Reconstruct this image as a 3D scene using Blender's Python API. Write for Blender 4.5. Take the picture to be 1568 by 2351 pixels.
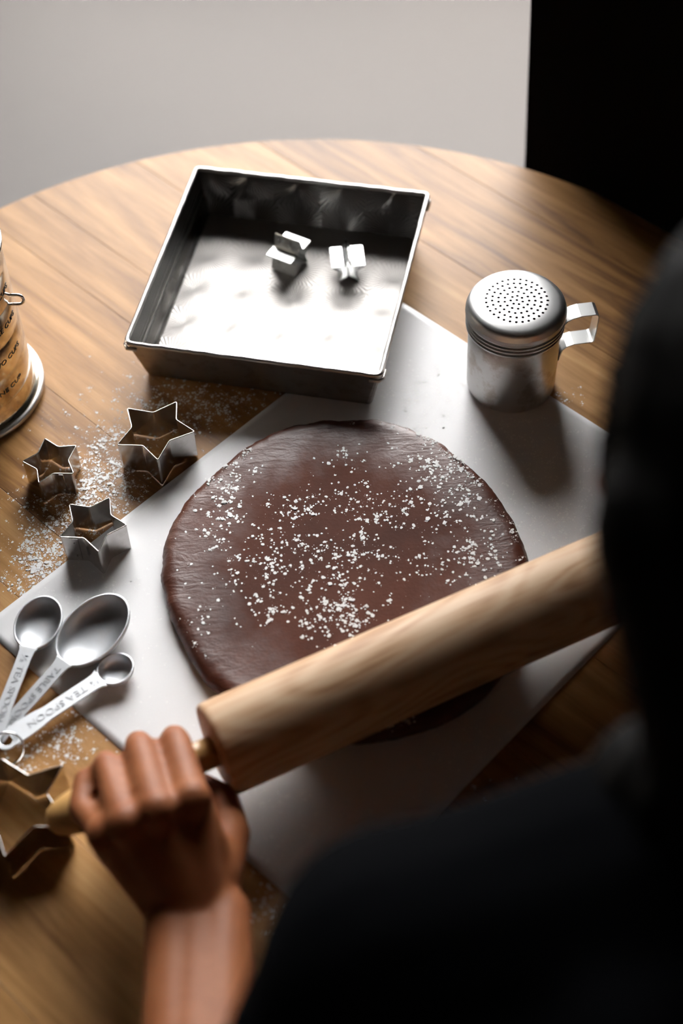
import bpy, bmesh, math, random
import numpy as np
from mathutils import Vector, Matrix, noise
random.seed(7)
for o in list(bpy.data.objects): bpy.data.objects.remove(o)
S = bpy.context.scene
COL = S.collection
T = 0.75                                   # height of the table top above the floor

# ------------------------------------------------------------------ camera
F_PX, PITCH, ROLL, CAM_H = 3615.5, 0.8977, -0.0472, 0.8779
fw = Vector((0, math.cos(PITCH), -math.sin(PITCH)))
_rt = Vector((1, 0, 0)); _up = _rt.cross(fw)
rt = _rt * math.cos(ROLL) + _up * math.sin(ROLL)
up = -_rt * math.sin(ROLL) + _up * math.cos(ROLL)
EYE = Vector((0, 0, CAM_H + T))
cam_d = bpy.data.cameras.new('camera'); cam = bpy.data.objects.new('camera', cam_d); COL.objects.link(cam)
m = Matrix((rt, up, -fw)).transposed().to_4x4(); m.translation = EYE; cam.matrix_world = m
cam_d.sensor_fit = 'VERTICAL'; cam_d.sensor_height = 36; cam_d.sensor_width = 24
cam_d.lens = F_PX / 2351 * 36
cam_d.clip_start = 0.02
cam_d.dof.use_dof = True; cam_d.dof.focus_distance = 1.115; cam_d.dof.aperture_fstop = 3.0
S.camera = cam

# ------------------------------------------------------------------ sky, exposure
W = bpy.data.worlds.new('overcast_sky'); S.world = W; W.use_nodes = True
bg = W.node_tree.nodes['Background']
bg.inputs[0].default_value = (1.0, 0.995, 0.99, 1); bg.inputs[1].default_value = 18.8
S.view_settings.view_transform = 'Standard'; S.view_settings.look = 'None'
S.view_settings.gamma = 1; S.view_settings.use_curve_mapping = False
S.view_settings.exposure = 0.0

def at(px, py, z=0.0):
    """world point at height z above the table top seen at photo pixel (px, py)"""
    d = fw + rt * ((px - 784) / F_PX) - up * ((py - 1175.5) / F_PX)
    t = (z + T - EYE.z) / d.z
    return EYE + d * t

# ------------------------------------------------------------------ material helpers
def mat(name, col=(.8, .8, .8), rough=.5, metal=0.0, spec=.5, coat=0.0):
    M = bpy.data.materials.new(name); M.use_nodes = True
    b = M.node_tree.nodes['Principled BSDF']
    b.inputs['Base Color'].default_value = (*col, 1); b.inputs['Roughness'].default_value = rough
    b.inputs['Metallic'].default_value = metal; b.inputs['Specular IOR Level'].default_value = spec
    b.inputs['Coat Weight'].default_value = coat; b.inputs['Coat Roughness'].default_value = .25
    return M
class NT:
    def __init__(s, M): s.t = M.node_tree; s.b = s.t.nodes['Principled BSDF']
    def n(s, typ, **kw):
        x = s.t.nodes.new(typ)
        for k, v in kw.items():
            if k.startswith('_'): setattr(x, k[1:], v)
            else: x.inputs[int(k[1:]) if k[0] == 'i' and k[1:].isdigit() else k].default_value = v
        return x
    def l(s, a, ao, b, bi): s.t.links.new(a.outputs[ao], b.inputs[bi])
    def ramp(s, stops):
        r = s.t.nodes.new('ShaderNodeValToRGB'); e = r.color_ramp.elements
        while len(e) < len(stops): e.new(.5)
        for q, (p, c) in zip(e, stops): q.position = p; q.color = (*c, 1)
        return r
    def bump(s, src, so, strength, dist=.001):
        b = s.n('ShaderNodeBump', Strength=strength, Distance=dist); s.l(src, so, b, 'Height'); s.l(b, 'Normal', s.b, 'Normal'); return b

def wood(name, stops, rot, scale, rough, tint=.25, bump=.15, coat=0.0, spec=.5, distort=1.2, rings=None):
    M = mat(name, rough=rough, coat=coat, spec=spec); N = NT(M)
    tc = N.n('ShaderNodeTexCoord'); oi = N.n('ShaderNodeObjectInfo')
    off = N.n('ShaderNodeVectorMath', _operation='SCALE', Scale=7.0)
    cmb = N.n('ShaderNodeCombineXYZ'); N.l(oi, 'Random', cmb, 0); N.l(oi, 'Random', cmb, 1); N.l(oi, 'Random', cmb, 2)
    N.l(cmb, 0, off, 0)
    r = N.n('ShaderNodeVectorRotate', _rotation_type='Z_AXIS', Angle=-rot); N.l(tc, 'Object', r, 'Vector')
    add = N.n('ShaderNodeVectorMath', _operation='ADD'); N.l(r, 0, add, 0); N.l(off, 0, add, 1)
    mp = N.n('ShaderNodeVectorMath', _operation='MULTIPLY'); mp.inputs[1].default_value = scale; N.l(add, 0, mp, 0)
    n1 = N.n('ShaderNodeTexNoise', Scale=1.0, Detail=6.0, Roughness=.6, Distortion=distort); N.l(mp, 0, n1, 'Vector')
    mp2 = N.n('ShaderNodeVectorMath', _operation='MULTIPLY'); mp2.inputs[1].default_value = (4, 7, 7); N.l(mp, 0, mp2, 0)
    n2 = N.n('ShaderNodeTexNoise', Scale=1.0, Detail=4.0, Roughness=.7); N.l(mp2, 0, n2, 'Vector')
    mix = N.n('ShaderNodeMath', _operation='MULTIPLY_ADD'); mix.inputs[1].default_value = .35
    N.l(n2, 'Fac', mix, 0); N.l(n1, 'Fac', mix, 2)
    if rings:
        wv = N.n('ShaderNodeTexWave', Scale=rings, Distortion=5.0, Detail=3.0); wv.inputs['Detail Scale'].default_value = 1.0
        N.l(mp, 0, wv, 'Vector')
        mx = N.n('ShaderNodeMath', _operation='MULTIPLY_ADD'); mx.inputs[1].default_value = .16
        N.l(wv, 'Fac', mx, 0); N.l(mix, 0, mx, 2); mix = mx
    tn = N.n('ShaderNodeMath', _operation='MULTIPLY_ADD'); tn.inputs[1].default_value = tint; N.l(oi, 'Random', tn, 0); N.l(mix, 0, tn, 2)
    sb = N.n('ShaderNodeMath', _operation='SUBTRACT'); sb.inputs[1].default_value = tint / 2 + .175; N.l(tn, 0, sb, 0)
    rp = N.ramp(stops); N.l(sb, 0, rp, 0); N.l(rp, 0, N.b, 'Base Color')
    if bump: N.bump(n2, 'Fac', bump, .0006)
    return M

M = {}
M['table'] = wood('oiled_table_wood', [(.18, (.115, .045, .012)), (.40, (.31, .147, .043)), (.60, (.455, .235, .080)), (.8, (.57, .33, .135))],
                  math.radians(-46), (4.0, 42, 42), .42, tint=.22, bump=.2, spec=.30)
M['pin'] = wood('pale_maple', [(.2, (.40, .22, .10)), (.45, (.60, .38, .20)), (.75, (.72, .49, .28))], 0, (3.2, 20, 20), .42, tint=0, bump=.05, distort=2.2, rings=.5)
def maple():
    X = mat('figured_maple', rough=.55, spec=.22); N = NT(X); tc = N.n('ShaderNodeTexCoord')
    mp = N.n('ShaderNodeVectorMath', _operation='MULTIPLY'); mp.inputs[1].default_value = (7, 22, 22); N.l(tc, 'Object', mp, 0)
    n1 = N.n('ShaderNodeTexNoise', Scale=1.0, Detail=1.0, Roughness=.4, Distortion=.5); N.l(mp, 0, n1, 'Vector')
    k = N.n('ShaderNodeMath', _operation='MULTIPLY'); k.inputs[1].default_value = 62.0; N.l(n1, 'Fac', k, 0)
    sn = N.n('ShaderNodeMath', _operation='SINE'); N.l(k, 0, sn, 0)
    m2 = N.n('ShaderNodeVectorMath', _operation='MULTIPLY'); m2.inputs[1].default_value = (18, 260, 260); N.l(tc, 'Object', m2, 0)
    n2 = N.n('ShaderNodeTexNoise', Scale=1.0, Detail=4.0); N.l(m2, 0, n2, 'Vector')
    a = N.n('ShaderNodeMath', _operation='MULTIPLY_ADD'); a.inputs[1].default_value = .16; N.l(sn, 0, a, 0); N.l(n2, 'Fac', a, 2)
    a2 = N.n('ShaderNodeMath', _operation='MULTIPLY_ADD'); a2.inputs[1].default_value = .5; N.l(n1, 'Fac', a2, 0); N.l(a, 0, a2, 2)
    rp = N.ramp([(.40, (.33, .170, .082)), (.62, (.465, .285, .160)), (.95, (.545, .37, .232))]); N.l(a2, 0, rp, 0); N.l(rp, 0, N.b, 'Base Color')
    return X
M['pin'] = maple()
M['pin_handle'] = wood('golden_handle_wood', [(.2, (.42, .22, .07)), (.7, (.62, .36, .13))], 0, (8, 60, 60), .35, tint=0, bump=.05)
M['dark_wood'] = wood('dark_floor_wood', [(.2, (.03, .018, .01)), (.7, (.07, .04, .022))], 0, (3, 30, 30), .6, tint=.1)

def metal(name, col, rough, spots=0.0, spotcol=(.18, .12, .08), scale=60, rvar=.12):
    X = mat(name, col, rough, 1.0); N = NT(X)
    tc = N.n('ShaderNodeTexCoord'); n1 = N.n('ShaderNodeTexNoise', Scale=scale, Detail=5.0, Roughness=.65); N.l(tc, 'Object', n1, 'Vector')
    mr = N.n('ShaderNodeMapRange'); mr.inputs['To Min'].default_value = max(.03, rough - rvar); mr.inputs['To Max'].default_value = rough + rvar
    N.l(n1, 'Fac', mr, 'Value'); N.l(mr, 0, N.b, 'Roughness')
    if spots:
        rp = N.ramp([(.5, col), (.5 + .35 * (1.2 - spots), tuple(.55 * a + .45 * b for a, b in zip(col, spotcol))), (.9, spotcol)])
        N.l(n1, 'Fac', rp, 0); N.l(rp, 0, N.b, 'Base Color')
    return X
M['steel'] = metal('brushed_steel', (.60, .585, .57), .32, .95, (.26, .17, .10), 34)
M['lid'] = metal('scuffed_steel_lid', (.60, .595, .59), .40, 0, scale=90, rvar=.06)
M['cutter'] = metal('tin_cutter', (.66, .64, .62), .20, .3, (.22, .15, .1), 90)
M['bright_tin'] = metal('polished_tin', (.80, .80, .79), .16, 0)
M['tiny'] = metal('bright_cutter_tin', (.85, .85, .84), .30, 0)
M['strap'] = metal('strap_steel', (.72, .72, .71), .36, 0)
M['rim'] = metal('rim_tin', (.50, .485, .465), .36, 0, scale=300)
M['spoon'] = metal('satin_aluminium', (.66, .675, .70), .52, .2, (.55, .52, .48), 80, .05)
M['spoon_stamp'] = metal('stamped_aluminium', (.54, .55, .57), .5, 0)
M['chrome'] = metal('polished_wire', (.75, .75, .75), .12, 0)
M['sifter'] = metal('worn_sifter_tin', (.72, .66, .56), .17, .9, (.20, .12, .05), 40, .06)
M['pan_out'] = metal('dark_pan_tin', (.32, .29, .27), .42, .6, (.1, .08, .06), 70)
M['black_ink'] = mat('black_ink', (.012, .01, .009), .6)
M['hole_dark'] = mat('dark_inside', (.02, .018, .016), .8)
M['flour'] = mat('white_flour', (.88, .88, .87), .9, spec=.2)
M['black'] = mat('matt_black', (.004, .0036, .0034), .95, spec=.03)
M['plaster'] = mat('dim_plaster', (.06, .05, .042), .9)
M['frame'] = mat('dark_window_frame', (.02, .02, .02), .6)
M['iron'] = mat('black_iron', (.03, .03, .03), .5, .6)

def pan_metal(name, k, r0, r1):
    X = mat(name, (.72, .70, .68), .34, 1.0); N = NT(X)
    uv = N.n('ShaderNodeUVMap')
    v = N.n('ShaderNodeTexVoronoi', _voronoi_dimensions='2D', Scale=26.0, Randomness=.15); N.l(uv, 0, v, 'Vector')
    sub = N.n('ShaderNodeVectorMath', _operation='SUBTRACT'); N.l(uv, 0, sub, 0); N.l(v, 'Position', sub, 1)
    sp = N.n('ShaderNodeSeparateXYZ'); N.l(sub, 0, sp, 0)
    an = N.n('ShaderNodeMath', _operation='ARCTAN2'); N.l(sp, 1, an, 0); N.l(sp, 0, an, 1)
    nz = N.n('ShaderNodeTexNoise', Scale=60.0, Detail=2.0); N.l(uv, 0, nz, 'Vector')
    ad = N.n('ShaderNodeMath', _operation='MULTIPLY_ADD'); ad.inputs[1].default_value = 38.0; N.l(an, 0, ad, 0)
    nm = N.n('ShaderNodeMath', _operation='MULTIPLY'); nm.inputs[1].default_value = 4.0; N.l(nz, 'Fac', nm, 0); N.l(nm, 0, ad, 2)
    sn = N.n('ShaderNodeMath', _operation='SINE'); N.l(ad, 0, sn, 0)
    mr = N.n('ShaderNodeMapRange'); mr.inputs['From Min'].default_value = -1; mr.inputs['To Min'].default_value = r0; mr.inputs['To Max'].default_value = r1
    N.l(sn, 0, mr, 0); N.l(mr, 0, N.b, 'Roughness')
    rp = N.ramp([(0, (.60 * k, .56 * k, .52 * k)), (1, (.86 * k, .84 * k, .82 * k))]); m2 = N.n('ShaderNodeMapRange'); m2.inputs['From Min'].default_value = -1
    N.l(sn, 0, m2, 0); N.l(m2, 0, rp, 0); N.l(rp, 0, N.b, 'Base Color')
    N.bump(sn, 0, .36, .0006)
    return X
M['pan_in'] = pan_metal('starburst_tin', .72, .46, .62); M['pan_wall'] = pan_metal('shaded_starburst_tin', .17, .20, .34)  # inner walls: dark room reflection and shade put into a darker tin colour

def dough_mat():
    X = mat('chocolate_dough', (.09, .035, .02), .5, spec=.5); N = NT(X)
    tc = N.n('ShaderNodeTexCoord')
    n1 = N.n('ShaderNodeTexNoise', Scale=9.0, Detail=6.0, Roughness=.65); N.l(tc, 'Object', n1, 'Vector')
    rp = N.ramp([(.30, (.046, .0125, .0065)), (.5, (.082, .0225, .0110)), (.7, (.112, .034, .018))]); N.l(n1, 'Fac', rp, 0); N.l(rp, 0, N.b, 'Base Color')
    n2 = N.n('ShaderNodeTexNoise', Scale=26.0, Detail=8.0, Roughness=.7); N.l(tc, 'Object', n2, 'Vector')
    ln = N.n('ShaderNodeVectorMath', _operation='LENGTH'); N.l(tc, 'Object', ln, 0)       # the rolled middle is matt, the rim still smooth
    ad = N.n('ShaderNodeMath', _operation='MULTIPLY_ADD'); ad.inputs[1].default_value = .105; N.l(n2, 'Fac', ad, 0); N.l(ln, 'Value', ad, 2)
    def mapr(a, b, lo, hi):
        q = N.n('ShaderNodeMapRange'); q.inputs['From Min'].default_value = a; q.inputs['From Max'].default_value = b
        q.inputs['To Min'].default_value = lo; q.inputs['To Max'].default_value = hi; N.l(ad, 0, q, 0); return q
    N.l(mapr(.124, .168, .72, .40), 0, N.b, 'Roughness'); N.l(mapr(.124, .168, .16, .46), 0, N.b, 'Specular IOR Level')
    n3 = N.n('ShaderNodeTexNoise', Scale=420.0, Detail=3.0); N.l(tc, 'Object', n3, 'Vector')
    mp = N.n('ShaderNodeMapping'); mp.inputs['Rotation'].default_value = (0, 0, .9); mp.inputs['Scale'].default_value = (34, 130, 60); N.l(tc, 'Object', mp, 'Vector')
    n4 = N.n('ShaderNodeTexNoise', Scale=1.0, Detail=5.0, Roughness=.6, Distortion=1.5); N.l(mp, 'Vector', n4, 'Vector')
    b1 = N.n('ShaderNodeBump', Strength=.3, Distance=.0006); N.l(n3, 'Fac', b1, 'Height')
    b2 = N.n('ShaderNodeBump', Distance=.003); N.l(n4, 'Fac', b2, 'Height'); N.l(mapr(.130, .170, .03, .26), 0, b2, 'Strength')
    N.l(b1, 'Normal', b2, 'Normal'); N.l(b2, 'Normal', N.b, 'Normal')
    return X
M['dough'] = dough_mat()

def paper_mat():
    X = mat('baking_parchment', (.76, .755, .76), .42, spec=.55); N = NT(X)
    tc = N.n('ShaderNodeTexCoord'); n1 = N.n('ShaderNodeTexNoise', Scale=16.0, Detail=6.0, Roughness=.6); N.l(tc, 'Object', n1, 'Vector')
    N.bump(n1, 'Fac', .12, .002)
    return X
M['paper'] = paper_mat()

def skin_mat():
    X = mat('skin', (.42, .17, .07), .55, spec=.2); N = NT(X)
    N.b.inputs['Subsurface Weight'].default_value = .12; N.b.inputs['Subsurface Radius'].default_value = (.012, .005, .003); N.b.inputs['Subsurface Scale'].default_value = 1.0
    tc = N.n('ShaderNodeTexCoord'); n1 = N.n('ShaderNodeTexNoise', Scale=30.0, Detail=4.0); N.l(tc, 'Object', n1, 'Vector')
    rp = N.ramp([(.3, (.205, .064, .022)), (.7, (.29, .102, .040))]); N.l(n1, 'Fac', rp, 0); N.l(rp, 0, N.b, 'Base Color')
    n2 = N.n('ShaderNodeTexNoise', Scale=260.0, Detail=4.0); N.l(tc, 'Object', n2, 'Vector'); N.bump(n2, 'Fac', .2, .0008)
    return X
M['skin'] = skin_mat()
M['shirt'] = mat('dark_navy_cotton', (.0024, .0026, .0033), .95, spec=.02)
M['trousers'] = mat('black_denim', (.008, .008, .009), .9, spec=.2)
M['hair'] = mat('black_hair', (.004, .0035, .003), .7, spec=.08)
M['eye'] = mat('eye_white', (.7, .68, .65), .2)
M['nail'] = mat('fingernail', (.55, .30, .22), .25)
M['shoe'] = mat('black_leather', (.01, .01, .01), .5)

def concrete():
    X = mat('pale_concrete', (.4, .39, .38), .75, spec=.06); N = NT(X)
    tc = N.n('ShaderNodeTexCoord'); n1 = N.n('ShaderNodeTexNoise', Scale=.55, Detail=3.0); N.l(tc, 'Object', n1, 'Vector')
    rp = N.ramp([(.3, (.225, .210, .202)), (.7, (.255, .228, .210))]); N.l(n1, 'Fac', rp, 0); N.l(rp, 0, N.b, 'Base Color')
    return X
M['concrete'] = concrete()

def glass_mat():
    X = bpy.data.materials.new('clear_pane'); X.use_nodes = True; t = X.node_tree; t.nodes.clear()
    o = t.nodes.new('ShaderNodeOutputMaterial'); tr = t.nodes.new('ShaderNodeBsdfTransparent'); gl = t.nodes.new('ShaderNodeBsdfGlossy')
    gl.inputs['Roughness'].default_value = .02; fr = t.nodes.new('ShaderNodeFresnel'); fr.inputs[0].default_value = 1.3
    mx = t.nodes.new('ShaderNodeMixShader'); t.links.new(fr.outputs[0], mx.inputs[0]); t.links.new(tr.outputs[0], mx.inputs[1]); t.links.new(gl.outputs[0], mx.inputs[2])
    t.links.new(mx.outputs[0], o.inputs[0]); return X
M['pane'] = glass_mat()

# ------------------------------------------------------------------ mesh helpers
def obj(name, bm, material, parent=None, loc=None, smooth=False, bevel=0):
    if isinstance(bm, bpy.types.Mesh): me = bm
    else:
        bmesh.ops.recalc_face_normals(bm, faces=bm.faces)
        me = bpy.data.meshes.new(name); bm.to_mesh(me); bm.free()
    me.name = name
    if smooth:
        for p in me.polygons: p.use_smooth = True
    if material and not me.materials: me.materials.append(material)
    o = bpy.data.objects.new(name, me); COL.objects.link(o)
    if parent: o.parent = parent
    if loc is not None: o.location = loc
    if bevel:
        b = o.modifiers.new('bevel', 'BEVEL'); b.width = bevel; b.segments = 2; b.limit_method = 'ANGLE'
    return o
def tag(o, label=None, cat=None, group=None, kind=None):
    for k, v in (('label', label), ('category', cat), ('group', group), ('kind', kind)):
        if v: o[k] = v
    return o
def thing(name, label, cat, loc=(0, 0, 0), rz=0, group=None):
    o = bpy.data.objects.new(name, None); COL.objects.link(o); o.location = loc; o.rotation_euler.z = rz; o.empty_display_size = .02
    return tag(o, label, cat, group)
def box(bm, x0, x1, y0, y1, z0, z1):
    v = [bm.verts.new(p) for p in ((x0, y0, z0), (x1, y0, z0), (x1, y1, z0), (x0, y1, z0), (x0, y0, z1), (x1, y0, z1), (x1, y1, z1), (x0, y1, z1))]
    for f in ((0, 3, 2, 1), (4, 5, 6, 7), (0, 1, 5, 4), (1, 2, 6, 5), (2, 3, 7, 6), (3, 0, 4, 7)): bm.faces.new([v[i] for i in f])
    return bm
def lathe(bm, prof, n=64, axis='z', a0=0.0):
    """closed profile list of (r, z); r=0 ends are poles"""
    rows = []
    for r, z in prof:
        if r < 1e-7: rows.append([bm.verts.new((0, 0, z))])
        else: rows.append([bm.verts.new((r * math.cos(a0 + 2 * math.pi * i / n), r * math.sin(a0 + 2 * math.pi * i / n), z)) for i in range(n)])
    for a, b in zip(rows, rows[1:]):
        for i in range(n):
            j = (i + 1) % n
            if len(a) == 1 and len(b) == 1: continue
            if len(a) == 1: bm.faces.new((a[0], b[i], b[j]))
            elif len(b) == 1: bm.faces.new((a[i], a[j], b[0]))
            else: bm.faces.new((a[i], a[j], b[j], b[i]))
    if axis == 'x':
        for v in bm.verts: v.co = Vector((v.co.z, v.co.y, -v.co.x))
    return bm
def tube(bm, pts, r, n=10, closed=False):
    pts = [Vector(p) for p in pts]; N = len(pts); rows = []; prev = None
    for i, p in enumerate(pts):
        a = pts[(i - 1) % N] if (closed or i) else p; b = pts[(i + 1) % N] if (closed or i < N - 1) else p
        t = (b - a).normalized()
        x = (prev - t * prev.dot(t)) if prev else t.orthogonal()
        x.normalize(); prev = x; y = t.cross(x)
        rr = r[i] if isinstance(r, (list, tuple)) else r
        rows.append([bm.verts.new(p + (x * math.cos(2 * math.pi * k / n) + y * math.sin(2 * math.pi * k / n)) * rr) for k in range(n)])
    for i in range(N if closed else N - 1):
        a, b = rows[i], rows[(i + 1) % N]
        for k in range(n): bm.faces.new((a[k], a[(k + 1) % n], b[(k + 1) % n], b[k]))
    if not closed: bm.faces.new(rows[0]); bm.faces.new(rows[-1][::-1])
    return bm
def prism(bm, pts, z0, z1):
    lo = [bm.verts.new((p[0], p[1], z0)) for p in pts]; hi = [bm.verts.new((p[0], p[1], z1)) for p in pts]
    bm.faces.new(lo[::-1]); bm.faces.new(hi)
    for i in range(len(pts)):
        j = (i + 1) % len(pts); bm.faces.new((lo[i], lo[j], hi[j], hi[i]))
    return bm
def ribbon(bm, pts2, y0, y1, th):
    """a bent strip: 2-D path (x, z), width along y, thickness th"""
    P = [Vector((a, 0, b)) for a, b in pts2]; rows = []
    for i, p in enumerate(P):
        t = (P[min(i + 1, len(P) - 1)] - P[max(i - 1, 0)]).normalized(); nn = Vector((-t.z, 0, t.x)) * th / 2
        rows.append([bm.verts.new(q) for q in ((p.x + nn.x, y0, p.z + nn.z), (p.x + nn.x, y1, p.z + nn.z), (p.x - nn.x, y1, p.z - nn.z), (p.x - nn.x, y0, p.z - nn.z))])
    for a, b in zip(rows, rows[1:]):
        for k in range(4): bm.faces.new((a[k], a[(k + 1) % 4], b[(k + 1) % 4], b[k]))
    bm.faces.new(rows[0]); bm.faces.new(rows[-1][::-1]); return bm
def wall_loop(bm, pts, z0, z1, th):
    """thin upright wall round a closed 2-D loop"""
    P = [Vector(p[:2]) for p in pts]; n = len(P); inn, out = [], []
    for i in range(n):
        a = (P[i] - P[i - 1]).normalized(); b = (P[(i + 1) % n] - P[i]).normalized()
        na, nb = Vector((a.y, -a.x)), Vector((b.y, -b.x)); k = (na + nb); k = k / max(.35, k.length_squared / 2)
        inn.append(P[i] - k * th / 2); out.append(P[i] + k * th / 2)
    v = [[bm.verts.new((q.x, q.y, z)) for q in L] for L, z in ((inn, z0), (out, z0), (out, z1), (inn, z1))]
    for i in range(n):
        j = (i + 1) % n
        for k in range(4): bm.faces.new((v[k][i], v[k][j], v[(k + 1) % 4][j], v[(k + 1) % 4][i]))
    return bm
def text_mesh(txt, size, ext):
    cu = bpy.data.curves.new('t', 'FONT'); cu.body = txt; cu.size = size; cu.extrude = ext; cu.align_x = 'CENTER'; cu.align_y = 'CENTER'; cu.resolution_u = 3
    o = bpy.data.objects.new('t', cu); COL.objects.link(o)
    dg = bpy.context.evaluated_depsgraph_get(); me = bpy.data.meshes.new_from_object(o.evaluated_get(dg)); bpy.data.objects.remove(o); me.materials.clear()
    return me
def rounded(pts, r, k=4):
    """round the corners of a closed 2-D loop"""
    P = [Vector(p[:2]) for p in pts]; out = []
    for i in range(len(P)):
        a, b, c = P[i - 1], P[i], P[(i + 1) % len(P)]
        d1 = (a - b); d2 = (c - b); q = min(r, d1.length * .4, d2.length * .4)
        s, e = b + d1.normalized() * q, b + d2.normalized() * q
        for t in range(k + 1):
            u = t / k; out.append(s * (1 - u) ** 2 + b * 2 * u * (1 - u) + e * u * u)
    return out

# ------------------------------------------------------------------ the room
def struct(name, bm, m, label=None): return tag(obj(name, bm, m), label=label, kind='structure')
CH, YB = 3.45, 2.9
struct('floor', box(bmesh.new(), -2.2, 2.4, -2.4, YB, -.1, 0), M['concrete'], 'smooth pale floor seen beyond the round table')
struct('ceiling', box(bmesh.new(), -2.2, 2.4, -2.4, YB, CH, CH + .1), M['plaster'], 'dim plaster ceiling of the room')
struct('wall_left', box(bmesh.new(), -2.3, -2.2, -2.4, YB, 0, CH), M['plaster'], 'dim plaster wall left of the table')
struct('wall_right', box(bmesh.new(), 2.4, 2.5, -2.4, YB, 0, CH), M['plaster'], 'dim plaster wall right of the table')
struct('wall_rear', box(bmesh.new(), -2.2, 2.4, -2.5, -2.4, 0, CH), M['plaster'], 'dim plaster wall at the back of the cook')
WX0, WX1, WZ0, WZ1, WY = -.82, 1.3, .06, 3.22, 2.80
b = bmesh.new()
box(b, -2.2, WX0, WY, WY + .1, 0, CH); box(b, WX1, 2.4, WY, WY + .1, 0, CH)
box(b, WX0, WX1, WY, WY + .1, 0, WZ0); box(b, WX0, WX1, WY, WY + .1, WZ1, CH)
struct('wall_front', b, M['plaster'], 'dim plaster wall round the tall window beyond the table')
w = tag(thing('window_1', 'tall bright window beyond the round table', 'window'), kind='structure'); w.location = (0, WY + .05, 0)
b = bmesh.new(); q = .05
box(b, WX0, WX0 + q, -.04, .04, WZ0, WZ1); box(b, WX1 - q, WX1, -.04, .04, WZ0, WZ1)
box(b, WX0 + q, WX1 - q, -.04, .04, WZ0, WZ0 + q); box(b, WX0 + q, WX1 - q, -.04, .04, WZ1 - q, WZ1)
obj('window_frame', b, M['frame'], w)
obj('pane', box(bmesh.new(), WX0 + q, WX1 - q, -.003, .003, WZ0 + q, WZ1 - q), M['pane'], w)
struct('wall_sky_block', box(bmesh.new(), -12, 12, 2.8, 2.9, 3.55, 11), M['plaster'], 'unseen wall added above the window to block sky light')  # added out of view to cut the sky light on the ground outside
struct('ground_outside', box(bmesh.new(), -30, 30, 2.92, 40, -.15, -.05), M['dark_wood'], 'dark ground outside the tall window')
# black panel beside the window
pe = .178
b = bmesh.new()
prof = [(.03, 0), (.70, 0), (.70, 2.6), (-.075, 2.6)]
pu = Vector((.62, -.70, 0)).normalized(); pn = Vector((-pu.y, pu.x, 0)) * .03; p0 = Vector((pe, 1.12, 0))
lo = [b.verts.new(p0 + pu * x + Vector((0, 0, z))) for x, z in prof]; hi = [b.verts.new(p0 + pu * x + pn + Vector((0, 0, z))) for x, z in prof]
b.faces.new(lo); b.faces.new(hi[::-1])
for i in range(4): b.faces.new((lo[i], lo[(i + 1) % 4], hi[(i + 1) % 4], hi[i]))
tag(obj('black_panel', b, M['black']), 'tall matt black panel standing behind the table at upper right', 'panel')

# ------------------------------------------------------------------ the table: planks cut to a disc
TC, TR = Vector((-.037, .69)), .431
tb = thing('round_table', 'round wooden table of honey brown planks strewn with baking things', 'table', (TC.x, TC.y, 0))
ang = math.radians(-46); dv = Vector((math.cos(ang), math.sin(ang))); nv = Vector((-dv.y, dv.x))
edges = [-.44, -.352, -.262, -.171, -.118, -.031, .058, .105, .194, .284, .372, .44]
for a, c in zip(edges, edges[1:]):
    a2, c2 = a + .0001, c - .0001; pts = []
    rr = TR - .004
    a3, c3 = max(a2, -rr + .0005), min(c2, rr - .0005)
    k = 40
    for i in range(k + 1):
        t = a3 + (c3 - a3) * i / k; s = math.sqrt(max(1e-8, TR * TR - t * t)); pts.append(dv * s + nv * t)
    for i in range(k, -1, -1):
        t = a3 + (c3 - a3) * i / k; s = math.sqrt(max(1e-8, TR * TR - t * t)); pts.append(-dv * s + nv * t)
    obj('plank', prism(bmesh.new(), pts, T - .028, T), M['table'], tb, bevel=.0003)
obj('pedestal', lathe(bmesh.new(), [(0, .03), (.06, .03), (.045, .07), (.035, .12), (.035, .62), (.05, .68), (.09, .70), (0, .70)], 32), M['iron'], tb, smooth=True)
obj('support_plate', lathe(bmesh.new(), [(0, .70), (.26, .70), (.26, .722), (0, .722)], 48), M['iron'], tb)
obj('foot_plate', lathe(bmesh.new(), [(0, 0), (.24, 0), (.24, .012), (.08, .03), (0, .03)], 48), M['iron'], tb)

# ------------------------------------------------------------------ baking paper
PA, PB, PC, PD = Vector((.0567, .909)), Vector((.2761, .6836)), Vector((-.0205, .3857)), Vector((-.2476, .6149))
pc = (PA + PB + PC + PD) / 4
def paper_z(x, y):
    q = noise.noise(Vector((x * 14, y * 14, 3.1))) * .5 + .5
    return T + .0003 + q * .0004
b = bmesh.new(); nu, nvv = 84, 64; g = []
for i in range(nu + 1):
    row = []
    for j in range(nvv + 1):
        u, v = i / nu, j / nvv
        p = (PD * (1 - u) + PA * u) * (1 - v) + (PC * (1 - u) + PB * u) * v
        row.append(b.verts.new((p.x - pc.x, p.y - pc.y, paper_z(p.x, p.y) - T)))
    g.append(row)
for i in range(nu):
    for j in range(nvv): b.faces.new((g[i][j], g[i + 1][j], g[i + 1][j + 1], g[i][j + 1]))
pp = tag(obj('baking_paper', b, M['paper'], loc=(pc.x, pc.y, T), smooth=True), 'large white baking parchment sheet lying under the rolled dough', 'paper')
sm = pp.modifiers.new('s', 'SOLIDIFY'); sm.thickness = .0002; sm.offset = 1

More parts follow.
